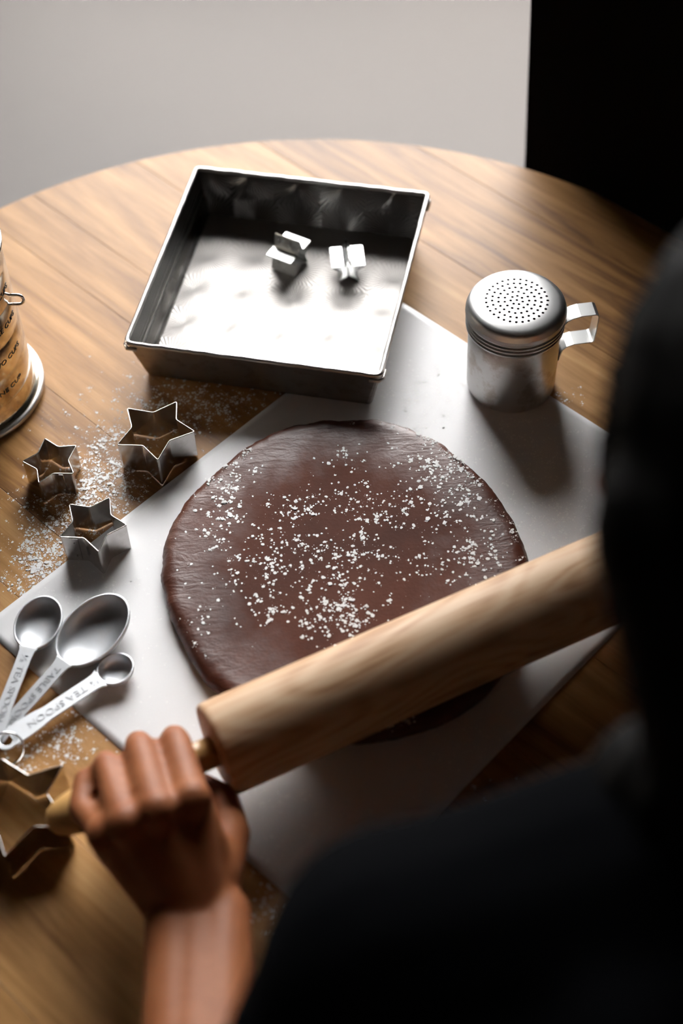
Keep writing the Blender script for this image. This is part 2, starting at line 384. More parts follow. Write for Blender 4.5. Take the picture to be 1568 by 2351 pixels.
# ------------------------------------------------------------------ dough
DH = .0125
ol = [(372, 1300), (392, 1215), (440, 1140), (500, 1085), (570, 1030), (660, 987), (740, 972), (810, 968), (880, 972), (950, 992), (1050, 1052), (1130, 1130),
      (1185, 1215), (1214, 1300), (1215, 1400), (1185, 1500), (1115, 1600), (1010, 1665), (900, 1698), (780, 1704), (660, 1688), (560, 1640), (490, 1585), (425, 1490), (386, 1400)]
W2 = [at(x, y, .006) for x, y in ol]
dc = sum(W2, Vector()) / len(W2)
pol = sorted(((math.atan2(p.y - dc.y, p.x - dc.x), (p - dc).xy.length) for p in W2))
def drad(a):
    a = (a + math.pi) % (2 * math.pi) - math.pi
    n = len(pol)
    for i in range(n):
        a0, r0 = pol[i]; a1, r1 = pol[(i + 1) % n]
        if i == n - 1: a1 += 2 * math.pi
        aa = a if a >= pol[0][0] else a + 2 * math.pi
        if a0 <= aa <= a1:
            t = (aa - a0) / (a1 - a0); rp = pol[i - 1][1]; rn = pol[(i + 2) % n][1]
            return .5 * ((2 * r0) + (-rp + r1) * t + (2 * rp - 5 * r0 + 4 * r1 - rn) * t * t + (-rp + 3 * r0 - 3 * r1 + rn) * t ** 3)
    return pol[0][1]
b = bmesh.new(); NA = 300
prof = [(-.012, 0.0006), (-.004, .0006), (-.001, .002), (0, .0055), (-.0012, .0085), (-.0032, .0107), (-.006, .0120), (-.010, .0126)]
rows = []
for dr, z in prof:
    row = []
    for i in range(NA):
        a = 2 * math.pi * i / NA; R = drad(a)
        e = noise.noise(Vector((math.cos(a) * 9, math.sin(a) * 9, z * 150))) * .0012 + noise.noise(Vector((math.cos(a) * 34, math.sin(a) * 34, z * 300))) * .0006
        row.append(b.verts.new(((R + dr + e) * math.cos(a), (R + dr + e) * math.sin(a), z + (e * .4 if z > .006 else 0))))
    rows.append(row)
for f in (.97, .93, .86, .78, .7, .6, .5, .4, .3, .2, .1):
    row = []
    for i in range(NA):
        a = 2 * math.pi * i / NA; R = (drad(a) - .010) * f
        x, y = R * math.cos(a), R * math.sin(a)
        row.append(b.verts.new((x, y, DH + noise.noise(Vector((x * 30, y * 30, 5))) * .0004)))
    rows.append(row)
for A, B in zip(rows, rows[1:]):
    for i in range(NA):
        j = (i + 1) % NA; b.faces.new((A[i], A[j], B[j], B[i]))
cv = b.verts.new((0, 0, DH)); bo = b.verts.new((0, 0, .0006))
for i in range(NA):
    j = (i + 1) % NA; b.faces.new((rows[-1][i], rows[-1][j], cv)); b.faces.new((rows[0][j], rows[0][i], bo))
tag(obj('cookie_dough', b, M['dough'], loc=(dc.x, dc.y, T + .0008), smooth=True), 'round slab of rolled chocolate cookie dough dusted with flour', 'dough')

# ------------------------------------------------------------------ rolling pin
PR = .0300
e0 = at(493, 1726, DH + PR); e1 = at(1420, 1318, DH + PR)
pd = (e1 - e0).normalized(); PL = .31
pin_rz = math.atan2(pd.y, pd.x)
PZ = T + DH + .0012 + PR
pin = thing('rolling_pin', 'pale maple rolling pin with turned handles resting on the dough', 'rolling pin', (e0.x, e0.y, PZ), pin_rz)
obj('barrel', lathe(bmesh.new(), [(0, 0), (PR - .004, 0), (PR - .0016, .0005), (PR - .0004, .002), (PR, .0045), (PR, PL / 2), (PR, PL - .0045), (PR - .0004, PL - .002), (PR - .0016, PL - .0005), (PR - .004, PL), (0, PL)], 96, 'x'), M['pin'], pin, smooth=True)
hp = [(0, 0.0), (.0098, 0.0), (.0098, .010), (.0105, .013), (.0112, .022), (.0125, .04), (.0138, .062), (.0140, .078), (.0132, .09), (.0112, .099), (.0075, .105), (.003, .1075), (0, .108)]
obj('handle', lathe(bmesh.new(), [(r, -z) for r, z in hp], 40, 'x'), M['pin_handle'], pin, smooth=True)
obj('handle', lathe(bmesh.new(), [(r, PL + z) for r, z in hp], 40, 'x'), M['pin_handle'], pin, smooth=True)

# ------------------------------------------------------------------ square cake pan
PH = .041
pan_c = Vector((-.0366, .913)); pan_r = -.2421
pw, ph = .1935 / 2, .2045 / 2
pan = thing('cake_pan', 'square tin baking pan with starburst embossing standing on the table', 'baking pan', (pan_c.x, pan_c.y, T + .0014), pan_r)
ins = .0095
def sq(hx, hy, r): return rounded([(-hx, -hy), (hx, -hy), (hx, hy), (-hx, hy)], r, 3)
b = bmesh.new(); uvl = b.loops.layers.uv.new('UVMap')
top_in, bot_in = sq(pw - .0012, ph - .0012, .003), sq(pw - ins, ph - ins, .004)
hi = [b.verts.new((p.x, p.y, PH - .001)) for p in top_in]; lo = [b.verts.new((p.x, p.y, .0012)) for p in bot_in]
f = b.faces.new(lo)
for l in f.loops: l[uvl].uv = (l.vert.co.x, l.vert.co.y)
n = len(lo)
for i in range(n):
    j = (i + 1) % n; f = b.faces.new((lo[j], lo[i], hi[i], hi[j]))
    e = Vector((hi[j].co.x - hi[i].co.x, hi[j].co.y - hi[i].co.y))
    for l in f.loops:
        c = l.vert.co; s = (c.x if abs(lo[i].co.x) < abs(lo[i].co.y) or abs(e.y) < abs(e.x) else c.y)
        l[uvl].uv = (s + .013, c.z + .31)
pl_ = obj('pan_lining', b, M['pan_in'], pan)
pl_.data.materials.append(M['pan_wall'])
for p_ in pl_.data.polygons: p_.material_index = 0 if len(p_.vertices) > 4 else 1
top_o, bot_o = sq(pw, ph, .003), sq(pw - ins + .001, ph - ins + .001, .004)
b = bmesh.new(); hi = [b.verts.new((p.x, p.y, PH - .001)) for p in top_o]; lo = [b.verts.new((p.x, p.y, 0)) for p in bot_o]
b.faces.new(lo[::-1]); n = len(lo)
for i in range(n):
    j = (i + 1) % n; b.faces.new((lo[i], lo[j], hi[j], hi[i]))
obj('pan_shell', b, M['pan_out'], pan)
loop = sq(pw, ph, .0045); b = bmesh.new()
pts = []
for i in range(len(loop)):
    a, c = loop[i], loop[(i + 1) % len(loop)]; k = max(1, int((c - a).length / .004))
    for t in range(k):
        p = a.lerp(c, t / k); q = noise.noise(Vector((p.x * 150, p.y * 150, 0))) * .00035
        pts.append((p.x + q, p.y + q, PH + q))
tube(b, pts, .0019, 8, True)
obj('rolled_rim', b, M['rim'], pan, smooth=True)
for sx, sy in ((1, -1), (-1, -1), (1, 1), (-1, 1)):      # folded corner tabs below the rim
    b = bmesh.new(); tube(b, [(sx * (pw + .0012), sy * (ph - .012), PH - .006), (sx * (pw + .0015), sy * (ph - .003), PH - .0045), (sx * (pw - .001), sy * (ph + .0013), PH - .004), (sx * (pw - .008), sy * (ph + .0008), PH - .005)], .0016, 8)
    obj('folded_corner', b, M['rim'], pan, smooth=True)

# ------------------------------------------------------------------ shaker
SX, SY = .1325, .8165
sh = thing('flour_shaker', 'dented steel flour shaker with perforated lid and strap handle', 'shaker', (SX, SY, T + .0012), math.radians(6))
R0 = .0332
obj('shaker_body', lathe(bmesh.new(), [(0, .001), (R0 - .004, 0), (R0 - .0015, .0008), (R0 - .0003, .0028), (R0, .006), (R0 + .0004, .03), (R0 + .0006, .055), (R0 + .0002, .066), (R0 - .0008, .068), (R0 - .0012, .055), (R0 - .0012, .006), (R0 - .003, .003), (0, .003)], 96), M['steel'], sh, smooth=True)
RL = .0365
lp = [(0, .0862), (.012, .0861), (.022, .0859), (.0300, .0853), (.0336, .0840), (.0354, .0817), (.0364, .0786), (RL, .0755), (.0360, .0742), (.0352, .0735), (.0352, .0728), (.0362, .0718), (.0362, .0708), (.0351, .0700), (.0351, .0693), (.0361, .0683), (.0361, .0673), (.0350, .0665), (.0350, .0657), (.0360, .0648), (.0358, .0632), (.0346, .0628),
      (.0346, .0640), (.0342, .0730), (.0350, .0775), (.0333, .0812), (.028, .0836), (.022, .0845), (.012, .0849), (0, .0850)]
lid_me = bpy.data.meshes.new('lid'); b = bmesh.new(); lathe(b, lp, 96); bmesh.ops.recalc_face_normals(b, faces=b.faces); b.to_mesh(lid_me); b.free()
cut = bmesh.new()
for k, n in enumerate((0, 7, 13, 19, 25, 31)):
    for i in range(max(1, n)):
        a = 2 * math.pi * i / max(1, n) + k * .37; r = .0044 * k
        c0 = len(cut.verts); ret = bmesh.ops.create_cone(cut, cap_ends=True, segments=10, radius1=.0010, radius2=.0010, depth=.008, matrix=Matrix.Translation((r * math.cos(a), r * math.sin(a), .0868)))
cm = bpy.data.meshes.new('c'); cut.to_mesh(cm); cut.free()
lo_ = bpy.data.objects.new('lid_tmp', lid_me); co_ = bpy.data.objects.new('cut_tmp', cm); COL.objects.link(lo_); COL.objects.link(co_)
bo_ = lo_.modifiers.new('b', 'BOOLEAN'); bo_.object = co_; bo_.operation = 'DIFFERENCE'; bo_.solver = 'EXACT'
dg = bpy.context.evaluated_depsgraph_get(); lid2 = bpy.data.meshes.new_from_object(lo_.evaluated_get(dg))
bpy.data.objects.remove(lo_); bpy.data.objects.remove(co_)
lid = obj('perforated_lid', lid2, M['lid'], sh, smooth=True)
def lid_slope(r):
    zs = lambda q: float(np.interp(q, [p[0] for p in lp[:8]], [p[1] for p in lp[:8]]))
    return (zs(r + .0012) - zs(max(0, r - .0012))) / (r + .0012 - max(0, r - .0012)), zs(r)
cn = []
for p_ in lid2.polygons:
    c_ = p_.center; rc_ = math.hypot(c_.x, c_.y)
    for li in p_.loop_indices:
        v = lid2.vertices[lid2.loops[li].vertex_index].co; r_ = math.hypot(v.x, v.y); nq = p_.normal.copy()
        if p_.normal.z > .3 and v.z > lid_slope(r_)[1] - .0003 and r_ < .0362:
            sl = lid_slope(r_)[0]; ux, uy = (v.x / r_, v.y / r_) if r_ > 1e-5 else (0, 0); nq = Vector((-sl * ux, -sl * uy, 1)).normalized()
        elif rc_ > .034 and (p_.normal.x * c_.x + p_.normal.y * c_.y) > 0 and r_ > 1e-5:
            nr = math.hypot(p_.normal.x, p_.normal.y); nq = Vector((v.x / r_ * nr, v.y / r_ * nr, p_.normal.z)).normalized()
        cn.append(nq)
lid2.normals_split_custom_set(cn)
hpath = [(.0335, .054), (.0345, .0605), (.0375, .0645), (.042, .0668), (.047, .068), (.058, .068), (.0597, .0672), (.0605, .0655), (.0602, .052), (.0595, .0420), (.0587, .0406), (.057, .040), (.044, .040), (.039, .0385), (.0358, .0355), (.0345, .031), (.0336, .025)]
obj('strap_handle', ribbon(bmesh.new(), hpath, -.0068, .0068, .0009), M['strap'], sh, smooth=False, bevel=.0003)

# ------------------------------------------------------------------ star cutters
def star_cutter(name_label, px, dx, dy, h, th=.0007, seam=None):
    W = [at(x / dx[1] + dx[0], y / dy[1] + dy[0], h) for x, y in px]
    c = sum(W, Vector()) / len(W)
    t = thing('star_cutter', name_label, 'cookie cutter', (c.x, c.y, T + .0010 if h > 0 else T), 0, 'upright star cookie cutters')
    L = [(p - c).xy for p in W]
    L = rounded(L, .0016, 3)
    if sum(L[i].x * L[(i + 1) % len(L)].y - L[(i + 1) % len(L)].x * L[i].y for i in range(len(L))) < 0: L = L[::-1]
    obj('blade', wall_loop(bmesh.new(), L, 0, h, th), M['cutter'], t)
    b = bmesh.new(); tube(b, [(p.x, p.y, h) for p in L], .00045, 8, True); obj('rolled_rim', b, M['cutter'], t, smooth=True)
    if seam:
        p, q = [(at(x / dx[1] + dx[0], y / dy[1] + dy[0], h) - c).xy for x, y in seam]
        d = (q - p).normalized(); o = Vector((d.y, -d.x)); o = o if o.dot(p) > 0 else -o
        b = bmesh.new(); ps = [p + o * .0004, q + o * .0004, q + o * .0011, p + o * .0011]
        prism(b, ps, .001, h - .0002); obj('overlap_seam', b, M['cutter'], t)
        for zz in (.25, .8):
            mpt = p.lerp(q, .5) + o * .0012; b = bmesh.new()
            bmesh.ops.create_icosphere(b, subdivisions=1, radius=.0007, matrix=Matrix.Translation((mpt.x, mpt.y, h * zz))); obj('weld_spot', b, M['pan_out'], t)
    return t
Z5 = ((0, 3.136), (880, 3.136))
star_cutter('largest upright star cutter on the wood above the paper edge, nearest the pan', [(918, 188), (1105, 218), (1273, 140), (1270, 270), (1403, 355), (1220, 420), (1137, 560), (1030, 455), (845, 450), (950, 325)], Z5[0], Z5[1], .0275)
star_cutter('upright star cutter standing on the paper edge above the measuring spoons', [(500, 878), (650, 900), (792, 830), (798, 955), (914, 1027), (768, 1100), (712, 1220), (605, 1120), (432, 1113), (525, 1005)], Z5[0], Z5[1], .0255, seam=[(500, 1116), (560, 1118)])
star_cutter('smallest upright star cutter on bare wood beside the tin sifter', [(325, 405), (420, 465), (552, 455), (492, 560), (532, 658), (385, 655), (280, 725), (268, 625), (162, 570), (275, 510)], Z5[0], Z5[1], .0225, seam=[(425, 656), (455, 657)])
Z7 = ((0, 2.529), (1640, 2.529))
star_cutter('dark star cutter on the wood behind the rolling pin handle', [(8, 262), (165, 360), (368, 298), (272, 465), (400, 655), (195, 657), (30, 828), (-30, 640), (-230, 590), (-70, 440)], Z7[0], Z7[1], .0275)

# two tiny cutters tipped on their sides in the pan
def tiny_cutter(label, px, py, R, depth, rz, n=5):
    p = at(px, py, .003 + 1.118 * R)
    L = []
    for i in range(2 * n):
        a = math.pi * i / n + math.pi / 2; q = R if i % 2 == 0 else R * .385
        L.append(Vector((q * math.cos(a), q * math.sin(a))))
    zmin = min(v.y for v in L)
    t = thing('tiny_star_cutter', label, 'cookie cutter', (p.x, p.y, T + .0034), rz, 'tiny cutters in the pan')
    L = rounded(L, .0009, 2)
    b = bmesh.new(); wall_loop(b, L, -depth / 2, depth / 2, .0006)
    for v in b.verts: v.co = Vector((v.co.x, v.co.z, v.co.y - zmin))
    obj('blade', b, M['tiny'], t)
    b = bmesh.new(); tube(b, [(v.x, -depth / 2, v.y - zmin) for v in L], .00045, 6, True); obj('rolled_rim', b, M['tiny'], t, smooth=True)
tiny_cutter('larger tiny star cutter standing on two tips left of centre in the pan', 662, 570, .0165, .0225, math.radians(58))
tiny_cutter('smaller tiny star cutter standing on two tips right of centre in the pan', 797, 590, .0138, .0235, math.radians(3))

# ------------------------------------------------------------------ measuring spoons on a ring
def spoon(label, cpx, epx, zc, ze, a, bb, depth, wh, txt, tsize, lift=0.0):
    C = at(*cpx, zc); E = at(*epx, ze)
    d = E - C; L = d.length; X = d.normalized(); Y = Vector((0, 0, 1)).cross(X).normalized(); Zv = X.cross(Y)
    t = thing('measuring_spoon', label, 'measuring spoon', C, 0, 'measuring spoons on a ring')
    t.matrix_world = Matrix((X, Y, Zv)).transposed().to_4x4(); mw = t.matrix_world.copy(); mw.translation = C; t.matrix_world = mw
    b = bmesh.new(); n = 64; k = 12; rows = []; th = .0011
    ins_ = [(1.0, 0.0)]
    for i in range(1, k + 1):
        u = i / k; ins_.append((math.cos(u * math.pi / 2) ** .72 if i < k else 0, -math.sin(u * math.pi / 2) * depth))
    prof = [(1 + th / bb, 0)] + ins_[0:]
    def ring(f, z, dz=0): return [b.verts.new((a * f * math.cos(2 * math.pi * i / n), bb * f * math.sin(2 * math.pi * i / n), z + dz)) for i in range(n)]
    inner = [ring(f, z) for f, z in ins_[:-1]]; ib = b.verts.new((0, 0, -depth))
    outer = [ring(f + th / bb, z - th * (.2 if i == 0 else 1)) for i, (f, z) in enumerate(ins_[:-1])]; obv = b.verts.new((0, 0, -depth - th))
    for R_ in (inner, outer):
        for A, B in zip(R_, R_[1:]):
            for i in range(n): j = (i + 1) % n; b.faces.new((A[i], A[j], B[j], B[i]))
    for i in range(n):
        j = (i + 1) % n; b.faces.new((inner[0][i], inner[0][j], outer[0][j], outer[0][i])); b.faces.new((inner[-1][i], inner[-1][j], ib)); b.faces.new((outer[-1][i], outer[-1][j], obv))
    obj('bowl', b, M['spoon'], t, smooth=True)
    w = wh / 2; rr = w * 1.28; hx = L - .001
    pts = [(a * .985, w * 1.35), (a + .003, w * 1.08), (a + .008, w), (hx - .030, w), (hx - .022, rr * .95), (hx - .012, rr), (hx - .003, rr), (hx - .003, -rr), (hx - .012, -rr), (hx - .022, -rr * .95), (hx - .030, -w), (a + .008, -w), (a + .003, -w * 1.08), (a * .985, -w * 1.35)]
    b = bmesh.new(); prism(b, pts, -.0012, 0)
    hd = obj('handle', b, M['spoon'], t, bevel=.0003)
    b = bmesh.new(); n = 32; ro, ri = rr, .0042; vs = []
    for r_, z in ((ri, -.0012), (ro, -.0012), (ro, 0), (ri, 0)): vs.append([b.verts.new((hx + r_ * math.cos(math.pi * 2 * i / n), r_ * math.sin(math.pi * 2 * i / n), z)) for i in range(n)])
    for q in range(4):
        for i in range(n): j = (i + 1) % n; b.faces.new((vs[q][i], vs[q][j], vs[(q + 1) % 4][j], vs[(q + 1) % 4][i]))
    obj('hanging_eye', b, M['spoon'], t, bevel=.0003)
    me = text_mesh(txt, tsize, .00025)
    for v in me.vertices: v.co = Vector((v.co.x * 1.25 + (a + hx - .018) / 2 + .002, v.co.y, v.co.z + .0001))
    obj('stamped_lettering', me, M['spoon_stamp'], hd)
    return t
spoon('medium measuring spoon at far left with handle stamped half teaspoon', (87, 1428), (-28, 1722), .0125, .0045, .0195, .0148, .0095, .0100, '½ TEA SPOON', .0062)
spoon('largest measuring spoon, its oval bowl between the two smaller bowls', (212, 1444), (-30, 1716), .0155, .0030, .0285, .0195, .0125, .0105, 'TABLE SPOON', .0060)
spoon('smallest measuring spoon with small round bowl nearest the hand', (264, 1534), (12, 1700), .0105, .0085, .0115, .0108, .0080, .0115, '¼ TEA SPOON', .0066)
rc = at(4, 1703, .0085)
b = bmesh.new(); tube(b, [(.0105 * math.cos(2 * math.pi * i / 40), .0105 * math.sin(2 * math.pi * i / 40), 0) for i in range(40)], .0007, 8, True)
rg = tag(obj('spoon_ring', b, M['chrome'], loc=(rc.x + .004, rc.y - .006, T + .0095), smooth=True), 'thin wire ring holding the measuring spoons at the left edge', 'ring'); rg.rotation_euler = (math.radians(38), math.radians(18), 0)

# ------------------------------------------------------------------ tin sifter at the left edge
FX, FY = -.2865, .836
sf = thing('flour_sifter', 'ribbed tin flour sifter with cup marks at the left edge', 'sifter', (FX, FY, T + .0005))
RB = .0570; HS = .145
def prof_sifter():
    p = [(0, 0), (.058, 0), (.0615, .0015), (.0618, .0042), (.0605, .0068), (.0590, .0078), (RB + .0008, .0085), (RB, .010)]
    z = .010
    for zz in (.022, .047, .073, .099, .125):
        p += [(RB, zz - .0022), (RB - .0004, zz - .0008), (RB - .0004, zz + .0008), (RB, zz + .0022)]
    p += [(RB, HS - .006), (RB + .002, HS - .003), (RB + .0022, HS - .001), (RB + .001, HS), (RB - .001, HS - .001), (RB - .0015, HS - .006), (RB - .0015, .012), (0, .012)]
    return p
obj('sifter_body', lathe(bmesh.new(), prof_sifter(), 128), M['sifter'], sf, smooth=True)
b = bmesh.new(); tube(b, [(.0612 * math.cos(2 * math.pi * i / 96), .0612 * math.sin(2 * math.pi * i / 96), .0036) for i in range(96)], .0029, 12, True)
obj('base_ring', b, M['rim'], sf, smooth=True)
for txt, zz, a0 in (('ONE CUP', .0345, -.62), ('TWO CUPS', .060, -.52), ('THREE CUPS', .086, -.46), ('FOUR CUPS', .112, -.42)):
    me = text_mesh(txt, .0058, .00015)
    for v in me.vertices:
        x, y, z = v.co; a = a0 + x * 1.25 / RB; r = RB + .0001 + z; v.co = Vector((r * math.cos(a), r * math.sin(a), zz + y))
    obj('cup_mark', me, M['black_ink'], sf)
b = bmesh.new(); ah = -.05; pts = []
for q in range(21):
    t = -math.pi / 2 + math.pi * q / 20; pts.append((RB + .0045 + .0042 * math.cos(t), 0.0, .095 + .0045 * math.sin(t)))
pts = [(RB - .002, 0, .0905)] + pts + [(RB - .002, 0, .0995)]
ca, sa = math.cos(ah), math.sin(ah); pts = [(x * ca, x * sa, z) for x, y, z in pts]
tube(b, pts, .0011, 10); obj('wire_loop', b, M['chrome'], sf, smooth=True)
obj('sieve', lathe(bmesh.new(), [(0, .02), (.03, .026), (RB - .0018, .04), (RB - .0018, .041), (.03, .027), (0, .021)], 48), M['pan_out'], sf, smooth=True)

# ------------------------------------------------------------------ flour (nobody could count it)
def in_poly(p, poly):
    c = False; n = len(poly)
    for i in range(n):
        a, b_ = poly[i], poly[i - 1]
        if (a.y > p.y) != (b_.y > p.y) and p.x < (b_.x - a.x) * (p.y - a.y) / (b_.y - a.y) + a.x: c = not c
    return c
paper_poly = [PA, PB, PC, PD]
pan_poly = [Matrix.Rotation(pan_r, 2) @ Vector(q) + pan_c for q in ((-pw + ins, -ph + ins), (pw - ins, -ph + ins), (pw - ins, ph - ins), (-pw + ins, ph - ins))]
def on_dough(p): q = p - dc.xy; return q.length < drad(math.atan2(q.y, q.x)) - .004
def near_dough(p): q = p - dc.xy; return q.length < drad(math.atan2(q.y, q.x)) + .001
def blocked(p): return in_poly(p, pan_poly) or (p - Vector((SX, SY))).length < R0 + .001 or (p - Vector((FX, FY))).length < .064
ICO = bmesh.new(); bmesh.ops.create_icosphere(ICO, subdivisions=1, radius=1); IV = [v.co.copy() for v in ICO.verts]; IF = [[v.index for v in f.verts] for f in ICO.faces]; ICO.free()
OV = [Vector(q) for q in ((1, 0, 0), (0, 1, 0), (-1, 0, 0), (0, -1, 0), (0, 0, 1), (.7, .7, .3))][:5]; OF = [(0, 1, 4), (1, 2, 4), (2, 3, 4), (3, 0, 4)]
class Dust:
    def __init__(s): s.v = []; s.f = []
    def grain(s, p, z, r):
        k = len(s.v); big = r > .0006; VV, FF = (IV, IF) if big else (OV, OF)
        h = random.uniform(.18, .42); a = random.uniform(0, 6.28); ca, sa = math.cos(a), math.sin(a); ex = random.uniform(.75, 1.35)
        for q in VV:
            j = random.uniform(.7, 1.25) * r; x, y = q.x * ca * ex - q.y * sa, q.x * sa * ex + q.y * ca
            s.v.append((p.x + x * j, p.y + y * j, z + max(0, (q.z + (.35 if big else 0))) * j * h))
        for f in FF: s.f.append(tuple(k + i for i in f))
    def clump(s, p, zf, r, n):
        r *= .72; s.grain(p, zf(p), r)
        for _ in range(2 * n + 2):
            q = p + Vector((random.gauss(0, 1), random.gauss(0, 1))) * (r * 1.5 + .0002); s.grain(q, zf(q), r * random.uniform(.18, .6))
    def build(s, name, label):
        me = bpy.data.meshes.new(name); me.from_pydata(s.v, [], s.f); me.materials.append(M['flour'])
        for q in me.polygons: q.use_smooth = True
        me.normals_split_custom_set_from_vertices([(0, 0, 1)] * len(me.vertices)); o = bpy.data.objects.new(name, me); COL.objects.link(o)
        return tag(o, label, 'flour', kind='stuff')
def scatter(D, spots, ok, zf, rmin, rmax, dens=1.0):
    for cx, cy, sx, sy, n, big in spots:
        for _ in range(int(n * dens)):
            x, y = random.gauss(cx, sx), random.gauss(cy, sy); p = at(x, y, 0).xy
            if not ok(p): continue
            u = random.random() ** 2.2; r = rmin + (rmax - rmin) * u * big
            D.clump(p, zf, r, random.choice((0, 1, 2, 3, 4)))
zt = lambda p: T + .0001
D = Dust()
scatter(D, [(235, 1045, 45, 45, 230, 1), (215, 1115, 45, 35, 200, 1), (110, 1240, 55, 60, 190, 1), (100, 1290, 40, 30, 170, 1.1), (75, 1320, 35, 25, 60, 1), (210, 1170, 40, 25, 90, 1), (140, 1190, 45, 40, 90, .8),
            (370, 915, 50, 25, 60, 1), (455, 940, 45, 40, 80, 1), (520, 935, 50, 28, 90, 1), (600, 890, 50, 20, 40, .8), (370, 990, 50, 40, 40, .8), (300, 950, 60, 50, 50, .8), (290, 1110, 30, 30, 50, .9),
            (150, 1690, 55, 30, 60, 1), (90, 1730, 50, 30, 40, 1), (210, 1660, 40, 25, 30, .8), (1300, 915, 22, 18, 12, 1), (610, 2060, 15, 50, 40, .9), (1100, 1790, 40, 40, 12, .8), (150, 1040, 120, 120, 60, .5), (480, 930, 120, 60, 60, .5)],
        lambda p: not in_poly(p, paper_poly) and not blocked(p) and (p - TC).length < TR - .006, zt, .0002, .0019, 1.5)
D.build('flour_on_wood', 'white flour specks scattered over the bare table wood')
D = Dust(); zp = lambda p: paper_z(p.x, p.y) + .0003
scatter(D, [(1200, 1010, 70, 35, 150, 1), (1290, 1140, 60, 70, 330, 1), (1250, 1190, 50, 40, 160, 1.1), (1230, 1070, 70, 50, 160, .8), (1150, 990, 60, 30, 80, .9), (1000, 880, 70, 50, 120, 1), (960, 930, 60, 30, 60, .9), (240, 1335, 60, 30, 90, .9),
            (130, 1370, 50, 20, 50, .8), (250, 1610, 60, 40, 50, .8), (310, 1490, 60, 90, 30, .6), (400, 1250, 80, 120, 40, .5), (1090, 1690, 50, 40, 70, 1), (1040, 1760, 40, 30, 40, .9), (640, 1830, 60, 25, 60, .8), (610, 1960, 25, 30, 40, 1), (760, 1900, 80, 40, 40, .7), (700, 1750, 300, 120, 120, .5)],
        lambda p: in_poly(p, paper_poly) and not near_dough(p) and not blocked(p), zp, .0002, .0014, 1.3)
D.build('flour_on_paper', 'white flour specks lying on the baking paper round the dough')
D = Dust(); zd = lambda p: T + .0008 + DH + noise.noise(Vector(((p.x - dc.x) * 30, (p.y - dc.y) * 30, 5))) * .0004 - .0001
scatter(D, [(545, 1110, 32, 45, 90, 1), (510, 1200, 35, 40, 75, 1.1), (500, 1165, 30, 30, 30, 1.2), (520, 1250, 40, 30, 40, .8), (560, 1060, 15, 12, 12, 1), (765, 1080, 12, 10, 12, 1), (810, 1075, 20, 12, 16, .9), (700, 1190, 50, 30, 60, .9), (860, 1195, 45, 28, 150, .9), (780, 1165, 40, 30, 50, .7),
            (1010, 1075, 50, 35, 170, 1.1), (1030, 1130, 45, 40, 130, 1.1), (1010, 1195, 45, 25, 70, 1.2), (950, 1180, 50, 40, 50, .8), (1090, 1110, 40, 40, 60, .8), (690, 1210, 30, 20, 40, 1), (630, 1330, 55, 30, 120, .9), (600, 1380, 60, 30, 90, .9), (720, 1290, 60, 30, 90, .9), (820, 1310, 40, 30, 90, .9), (640, 1270, 40, 25, 70, .8), (760, 1345, 50, 22, 50, .9),
            (850, 1280, 25, 20, 30, 1), (770, 1430, 50, 30, 200, 1), (740, 1475, 30, 16, 60, .9), (610, 1420, 20, 20, 30, 1.1), (500, 1360, 40, 40, 30, .8), (1060, 1280, 60, 30, 80, .9), (1120, 1270, 40, 35, 90, .9), (1100, 1320, 40, 25, 70, 1), (960, 1340, 50, 30, 40, .8), (1150, 1230, 25, 30, 40, .8), (480, 1480, 40, 50, 30, .8),
            (780, 1260, 230, 130, 700, .35), (800, 1230, 220, 120, 260, .6), (900, 1690, 50, 15, 60, 1)],
        on_dough, zd, .0002, .0023)
D.build('flour_on_dough', 'white flour clumps dusted over the chocolate dough')

# ------------------------------------------------------------------ the person
def cap(bm, p, r1, q, r2, n=14, k=5):
    """closed tapered capsule"""
    p, q = Vector(p), Vector(q); d = q - p
    t = d.normalized() if d.length > 1e-6 else Vector((0, 0, 1)); x = t.orthogonal().normalized(); y = t.cross(x); rows = []
    for c, r, s in ((p, r1, -1), (q, r2, 1)):
        rg_ = range(k, -1, -1) if s < 0 else range(0, k + 1)
        for i in rg_:
            f = i / k * math.pi / 2; cr, cz = math.cos(f) * r, math.sin(f) * r * s
            if i == k: rows.append([bm.verts.new(c + t * cz)])
            else: rows.append([bm.verts.new(c + t * cz + (x * math.cos(2 * math.pi * j / n) + y * math.sin(2 * math.pi * j / n)) * cr) for j in range(n)])
    for A, B in zip(rows, rows[1:]):
        for j in range(n):
            l = (j + 1) % n
            if len(A) == 1: bm.faces.new((A[0], B[j], B[l]))
            elif len(B) == 1: bm.faces.new((A[j], A[l], B[0]))
            else: bm.faces.new((A[j], A[l], B[l], B[j]))
def ell(bm, c, ax, n=20, k=12):
    """ellipsoid with three half-axis vectors"""
    c = Vector(c); A = [Vector(a) for a in ax]; bm2 = bmesh.new(); bmesh.ops.create_uvsphere(bm2, u_segments=n, v_segments=k, radius=1)
    vm = {v: bm.verts.new(c + A[0] * v.co.x + A[1] * v.co.y + A[2] * v.co.z) for v in bm2.verts}
    for f in bm2.faces: bm.faces.new([vm[v] for v in f.verts])
    bm2.free()
def fuse(bm, voxel, smooth_it, sub=0):
    """grow one continuous surface round overlapping volumes"""
    bmesh.ops.recalc_face_normals(bm, faces=bm.faces)
    me = bpy.data.meshes.new('f'); bm.to_mesh(me); bm.free(); o = bpy.data.objects.new('f', me); COL.objects.link(o)
    r = o.modifiers.new('r', 'REMESH'); r.mode = 'VOXEL'; r.voxel_size = voxel
    s = o.modifiers.new('s', 'SMOOTH'); s.factor = .5; s.iterations = smooth_it
    dg = bpy.context.evaluated_depsgraph_get(); out = bpy.data.meshes.new_from_object(o.evaluated_get(dg)); bpy.data.objects.remove(o)
    return out
